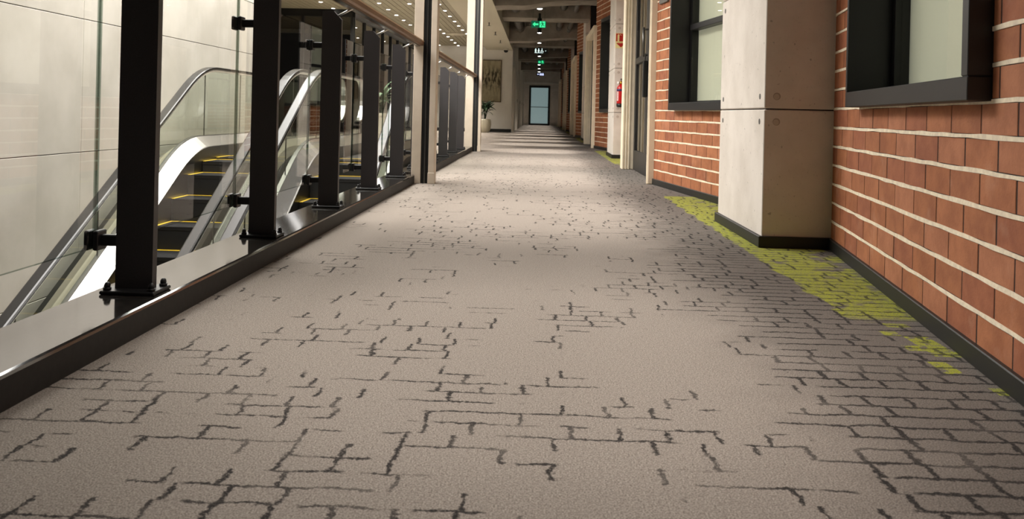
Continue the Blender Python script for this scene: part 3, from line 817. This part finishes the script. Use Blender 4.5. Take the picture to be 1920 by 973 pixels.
# ================================================================== SIGNS
def sign(x, y, z, w_, h, label):
    t = thing('hanging_sign', (x, y, z+h/2), label, 'sign')
    for s in (-.4, .4): MB().tube((x+s*w_, y, z+h/2), (x+s*w_, y, 3.55), .003, 6).build('suspension_rod', 'black_plastic', t)
    return t
def running_man(m, cx, cz, s, y):
    def seg(a, b, w_):
        a = Vector((cx+a[0]*s, 0, cz+a[1]*s)); b = Vector((cx+b[0]*s, 0, cz+b[1]*s)); d = (b-a).normalized(); n = Vector((-d.z, 0, d.x))*w_*s/2
        m.prism([(p.x, p.z) for p in (a+n, b+n, b-n, a-n)], y-.004, y, 'y')
    m.tube((cx-.05*s, y-.004, cz+.40*s), (cx-.05*s, y, cz+.40*s), .10*s, 12)
    seg((-.02, .28), (.08, -.06), .20); seg((-.05, .24), (-.30, .12), .09); seg((-.30, .12), (-.36, -.06), .08)
    seg((.0, .24), (.24, .10), .09); seg((.24, .10), (.34, .22), .08)
    seg((.06, -.05), (-.16, -.22), .12); seg((-.16, -.22), (-.10, -.46), .11); seg((.09, -.05), (.22, -.26), .12); seg((.22, -.26), (.42, -.30), .10)
t = sign(-.05, 20.7, 2.83, .36, .165, 'nearest green lit exit sign with a left arrow and running figure')
MB().cbox(-.23, .13, 20.7, 20.73, 2.7475, 2.9125, .004).build('panel', 'sign_green_dark', t)
MB().prism([(-.20, 2.83), (-.14, 2.885), (-.14, 2.85), (-.06, 2.85), (-.06, 2.81), (-.14, 2.81), (-.14, 2.775)], 20.694, 20.699, 'y').build('arrow', 'sign_green', t)
d_ = MB().box(-.03, .105, 20.696, 20.699, 2.757, 2.903).build('doorway', 'sign_green', t)
rm = MB(); running_man(rm, .036, 2.83, .135, 20.6955); rm.build('figure', 'sign_green_dark', t)
t = sign(.03, 28.3, 2.755, .47, .17, 'black lit restroom sign with white figures and a small arrow')
MB().cbox(-.205, .265, 28.3, 28.33, 2.67, 2.84, .004).build('panel', 'black_plastic', t)
for i, x in enumerate((-.15, -.05, .06)):
    m = MB().tube((x, 28.292, 2.815), (x, 28.298, 2.815), .016, 10)
    if i == 0: m.box(x-.025, x+.025, 28.292, 28.298, 2.74, 2.795).box(x-.02, x-.004, 28.292, 28.298, 2.70, 2.74).box(x+.004, x+.02, 28.292, 28.298, 2.70, 2.74)
    elif i == 1: m.prism([(x-.012, 2.795), (x+.012, 2.795), (x+.035, 2.735), (x-.035, 2.735)], 28.292, 28.298, 'y').box(x-.015, x-.003, 28.292, 28.298, 2.70, 2.735).box(x+.003, x+.015, 28.292, 28.298, 2.70, 2.735)
    else: m.box(x-.012, x+.008, 28.292, 28.298, 2.745, 2.795).box(x+.008, x+.04, 28.292, 28.298, 2.735, 2.75).box(x+.03, x+.045, 28.292, 28.298, 2.70, 2.74).box(x-.04, x-.02, 28.292, 28.298, 2.70, 2.76)
    m.build('figure', 'sign_white', t)
MB().box(-.19, .10, 28.292, 28.298, 2.680, 2.692).build('underline', 'sign_white', t)
MB().prism([(.20, 2.755), (.17, 2.772), (.17, 2.738)], 28.292, 28.298, 'y').build('arrow', 'sign_white', t)
t = sign(.045, 35.0, 2.79, .27, .17, 'small green lit exit sign farther down the corridor')
MB().cbox(-.09, .18, 35.0, 35.03, 2.705, 2.875, .004).build('panel', 'sign_green_dark', t)
MB().prism([(-.07, 2.79), (-.02, 2.845), (-.02, 2.81), (.04, 2.81), (.04, 2.77), (-.02, 2.77), (-.02, 2.735)], 34.994, 34.999, 'y').build('arrow', 'sign_green', t)
rm = MB(); running_man(rm, .105, 2.79, .13, 34.999); rm.build('figure', 'sign_green', t)
t = sign(.05, 45.9, 2.80, .42, .18, 'lit sign with bluish white figures farthest down the corridor')
MB().cbox(-.16, .26, 45.9, 45.93, 2.71, 2.89, .004).build('panel', 'black_plastic', t)
MB().prism([(-.13, 2.80), (-.08, 2.85), (-.08, 2.81), (-.03, 2.81), (-.03, 2.79), (-.08, 2.79), (-.08, 2.75)], 45.892, 45.898, 'y').build('arrow', 'sign_blue', t)
for x in (.03, .11, .19): MB().tube((x, 45.892, 2.85), (x, 45.898, 2.85), .02, 10).box(x-.028, x+.028, 45.892, 45.898, 2.74, 2.825).build('figure', 'sign_blue', t)

# ================================================================== FIRE POINT on the second column
CY2 = 4.385+PER
t = thing('fire_sign', (1.235, CY2-.003, 1.81), 'red and cream fire extinguisher sign with a down arrow on the second column', 'sign')
xa, xb, za, zb = 1.150, 1.320, 1.694, 1.924
MB().box(xa, xb, CY2-.004, CY2, za, zb).build('plate', 'sign_cream', t)
MB().box(xa+.008, xb-.008, CY2-.006, CY2-.004, 1.797, zb-.008).build('red_field', 'red_sign', t)
MB().prism([(xa+.012, 1.770), (xb-.012, 1.770), ((xa+xb)/2, 1.705)], CY2-.006, CY2-.004, 'y').build('down_arrow', 'red_sign', t)
MB().box(xa+.030, xa+.058, CY2-.008, CY2-.006, 1.797, 1.890).prism([(xa+.030, 1.890), (xa+.058, 1.890), (xa+.050, 1.905), (xa+.038, 1.905)], CY2-.008, CY2-.006, 'y').build('extinguisher_symbol', 'sign_cream', t)
ho = MB()
for i in range(8):
    a0, a1 = PI*.9-i*.3, PI*.9-(i+1)*.3
    ho.prism([(xa+.072+.02*math.cos(a0), 1.875+.028*math.sin(a0)), (xa+.072+.02*math.cos(a1), 1.875+.028*math.sin(a1)), (xa+.072+.015*math.cos(a1), 1.875+.022*math.sin(a1)), (xa+.072+.015*math.cos(a0), 1.875+.022*math.sin(a0))], CY2-.008, CY2-.006, 'y')
ho.build('hose_symbol', 'sign_cream', t)
for i in range(4):
    z = 1.815+i*.022; MB().prism([(xb-.055+i*.002, z+.022), (xb-.03, z+.006), (xb-.014, z+.012), (xb-.014, z+.020), (xb-.03, z+.015), (xb-.050, z+.030)], CY2-.008, CY2-.006, 'y').build('flame_symbol', 'sign_cream', t)
MB().box(xa+.03, xb-.03, CY2-.006, CY2-.004, 1.781, 1.785).build('text_line', 'red_sign', t)
ex, ey = 1.245, CY2-.085
t = thing('fire_extinguisher', (ex, ey, .785), 'red fire extinguisher hung on the second concrete column', 'extinguisher')
MB().lathe([(.060, .840), (.064, .845), (.064, 1.045), (.060, 1.085), (.045, 1.112), (.028, 1.125), (.024, 1.140)], ex, ey, 24).build('cylinder', 'red', t)
MB().lathe([(.040, .785), (.056, .790), (.0655, .800), (.0655, .842), (.060, .842)], ex, ey, 24).build('foot', 'black_plastic', t)
MB().lathe([(.0645, 1.030), (.0652, 1.030), (.0652, 1.062), (.0635, 1.064)], ex, ey, 24).build('blue_band', 'label_blue', t)
lb = MB(); b = 0
for i in range(5):
    a = PI*(1.12)+i*.12
    lb.v += [(ex+.0656*math.cos(a), ey+.0656*math.sin(a), .885), (ex+.0656*math.cos(a), ey+.0656*math.sin(a), 1.025)]
for i in range(4): lb.face((i*2, i*2+2, i*2+3, i*2+1))
lo = lb.build('label_panel', 'label_white', t)
tx = MB()
for r in range(9):
    z = .895+r*.014; a = PI*1.12+.10; a2 = PI*1.12+(.34 if r % 3 else .24)
    b = len(tx.v); tx.v += [(ex+.066*math.cos(q), ey+.066*math.sin(q), zz) for q in (a, (a+a2)/2, a2) for zz in (z, z+.006)]
    tx.face((b, b+2, b+3, b+1)); tx.face((b+2, b+4, b+5, b+3))
tx.build('lettering', 'red_sign', lo)
MB().lathe([(.026, 1.138), (.026, 1.160), (.018, 1.170), (.018, 1.190)], ex, ey, 14).build('valve', 'brass', t)
MB().cbox(ex-.012, ex+.012, ey-.085, ey+.03, 1.178, 1.192, .003).cbox(ex-.012, ex+.012, ey-.07, ey+.03, 1.203, 1.220, .003).build('lever', 'black_plastic', t)
MB().tube((ex-.052, ey-.02, 1.158), (ex-.03, ey-.01, 1.158), .020, 14).tube((ex-.03, ey-.01, 1.158), (ex, ey, 1.158), .006, 8).build('gauge', 'label_white', t)
hose = MB(); pts = [(ex+.02, ey, 1.16), (ex+.07, ey-.01, 1.17), (ex+.085, ey-.01, 1.12), (ex+.075, ey-.005, .98), (ex+.072, ey, .88)]
for a, b in zip(pts[:-1], pts[1:]): hose.tube(a, b, .009, 8)
hose.build('hose', 'black_plastic', t)
MB().cbox(ex-.03, ex+.03, ey+.055, CY2, .95, 1.12, .003).build('wall_bracket', 'black_metal', t)

# ================================================================== PAINTING AND PLANTS
t = thing('painting', (-1.75, 29.48, 1.76), 'tall abstract painting in ochre and dark brown on the pale lobby wall', 'painting')
x0, x1, z0, z1 = -2.35, -1.315, 1.03, 2.49
MB().box(x0+.03, x1-.03, 29.462, 29.495, z0+.03, z1-.03).build('canvas', 'painting', t)
MB().box(x0, x1, 29.45, 29.5, z0, z0+.03).box(x0, x1, 29.45, 29.5, z1-.03, z1).box(x0, x0+.03, 29.45, 29.5, z0+.03, z1-.03).box(x1-.03, x1, 29.45, 29.5, z0+.03, z1-.03).build('frame', 'picture_frame', t)
def leaf_mesh(L, W, droop, mat):
    m = MB(); n = 7
    for i in range(n+1):
        u = i/n; w_ = W*math.sin(PI*min(1, u*.93+.05))**.8*(1-.15*u); x = L*u*(1-.12*droop*u); z = -droop*L*u*u*.55
        m.v += [(x, -w_/2, z+w_*.14), (x, 0, z), (x, w_/2, z+w_*.14)]
    for i in range(n):
        for q in (0, 1): m.face((i*3+q, i*3+q+1, i*3+4+q, i*3+3+q), 0, True)
    return m.mesh('leaf', mat)
def plant(loc, ht, leaves, Lr, mat, t, lean=(0, 0)):
    x, y, z = loc
    meshes = [leaf_mesh(Lr*random.uniform(.8, 1.1), Lr*random.uniform(.16, .22), random.uniform(.3, 1.0), mat) for _ in range(5)]
    tops = []
    for s in range(4):
        a = s*1.6+.3; tp = (.10*math.cos(a)+lean[0], .10*math.sin(a)+lean[1], ht*random.uniform(.55, .8))
        m = MB(); prev = (x, y, z)
        for q in range(1, 6):
            u = q/5; p = (x+tp[0]*u, y+tp[1]*u, z+tp[2]*u); m.tube(prev, p, .014-.001*q, 7); prev = p
        m.build('stem', 'leaf', t); tops.append(tp)
    base = ORIG[t.name]
    for i in range(leaves):
        tp = tops[i % 4]; u = random.uniform(.45, 1.0); a = random.uniform(0, 2*PI); el = random.uniform(-.1, 1.05)
        o = child('leaf', random.choice(meshes), t, (x+tp[0]*u-base[0], y+tp[1]*u-base[1], z+tp[2]*u-base[2]), (random.uniform(-.3, .3), -el, a))
px_, py_ = -1.78, 28.3
t = thing('potted_plant', (px_, py_, 0), 'leafy green plant in a rounded cream pot beside the painting wall', 'plant')
MB().lathe([(.12, 0), (.15, .01), (.19, .12), (.215, .27), (.205, .40), (.185, .45), (.165, .45), (.16, .41)], px_, py_, 28).build('pot', 'pot_cream', t)
MB().lathe([(.001, .405), (.16, .405), (.16, .415), (.001, .418)], px_, py_, 20).build('soil', 'soil', t)
plant((px_, py_, .41), .78, 56, .36, 'leaf', t, (.02, 0))
qx_, qy_ = -2.95, 16.0
t = thing('planter', (qx_, qy_, 0), 'pale leafy plant in a square cream planter seen through the railing glass', 'plant')
MB().prism([(qx_-.17, qy_-.17), (qx_+.17, qy_-.17), (qx_+.17, qy_+.17), (qx_-.17, qy_+.17)], 0, .54, 'z').box(qx_-.19, qx_+.19, qy_-.19, qy_-.15, .54, .60).box(qx_-.19, qx_+.19, qy_+.15, qy_+.19, .54, .60).box(qx_-.19, qx_-.15, qy_-.15, qy_+.15, .54, .60).box(qx_+.15, qx_+.19, qy_-.15, qy_+.15, .54, .60).build('box', 'planter_cream', t)
MB().box(qx_-.15, qx_+.15, qy_-.15, qy_+.15, .54, .57).build('soil', 'soil', t)
plant((qx_, qy_, .57), .6, 36, .32, 'leaf_light', t)
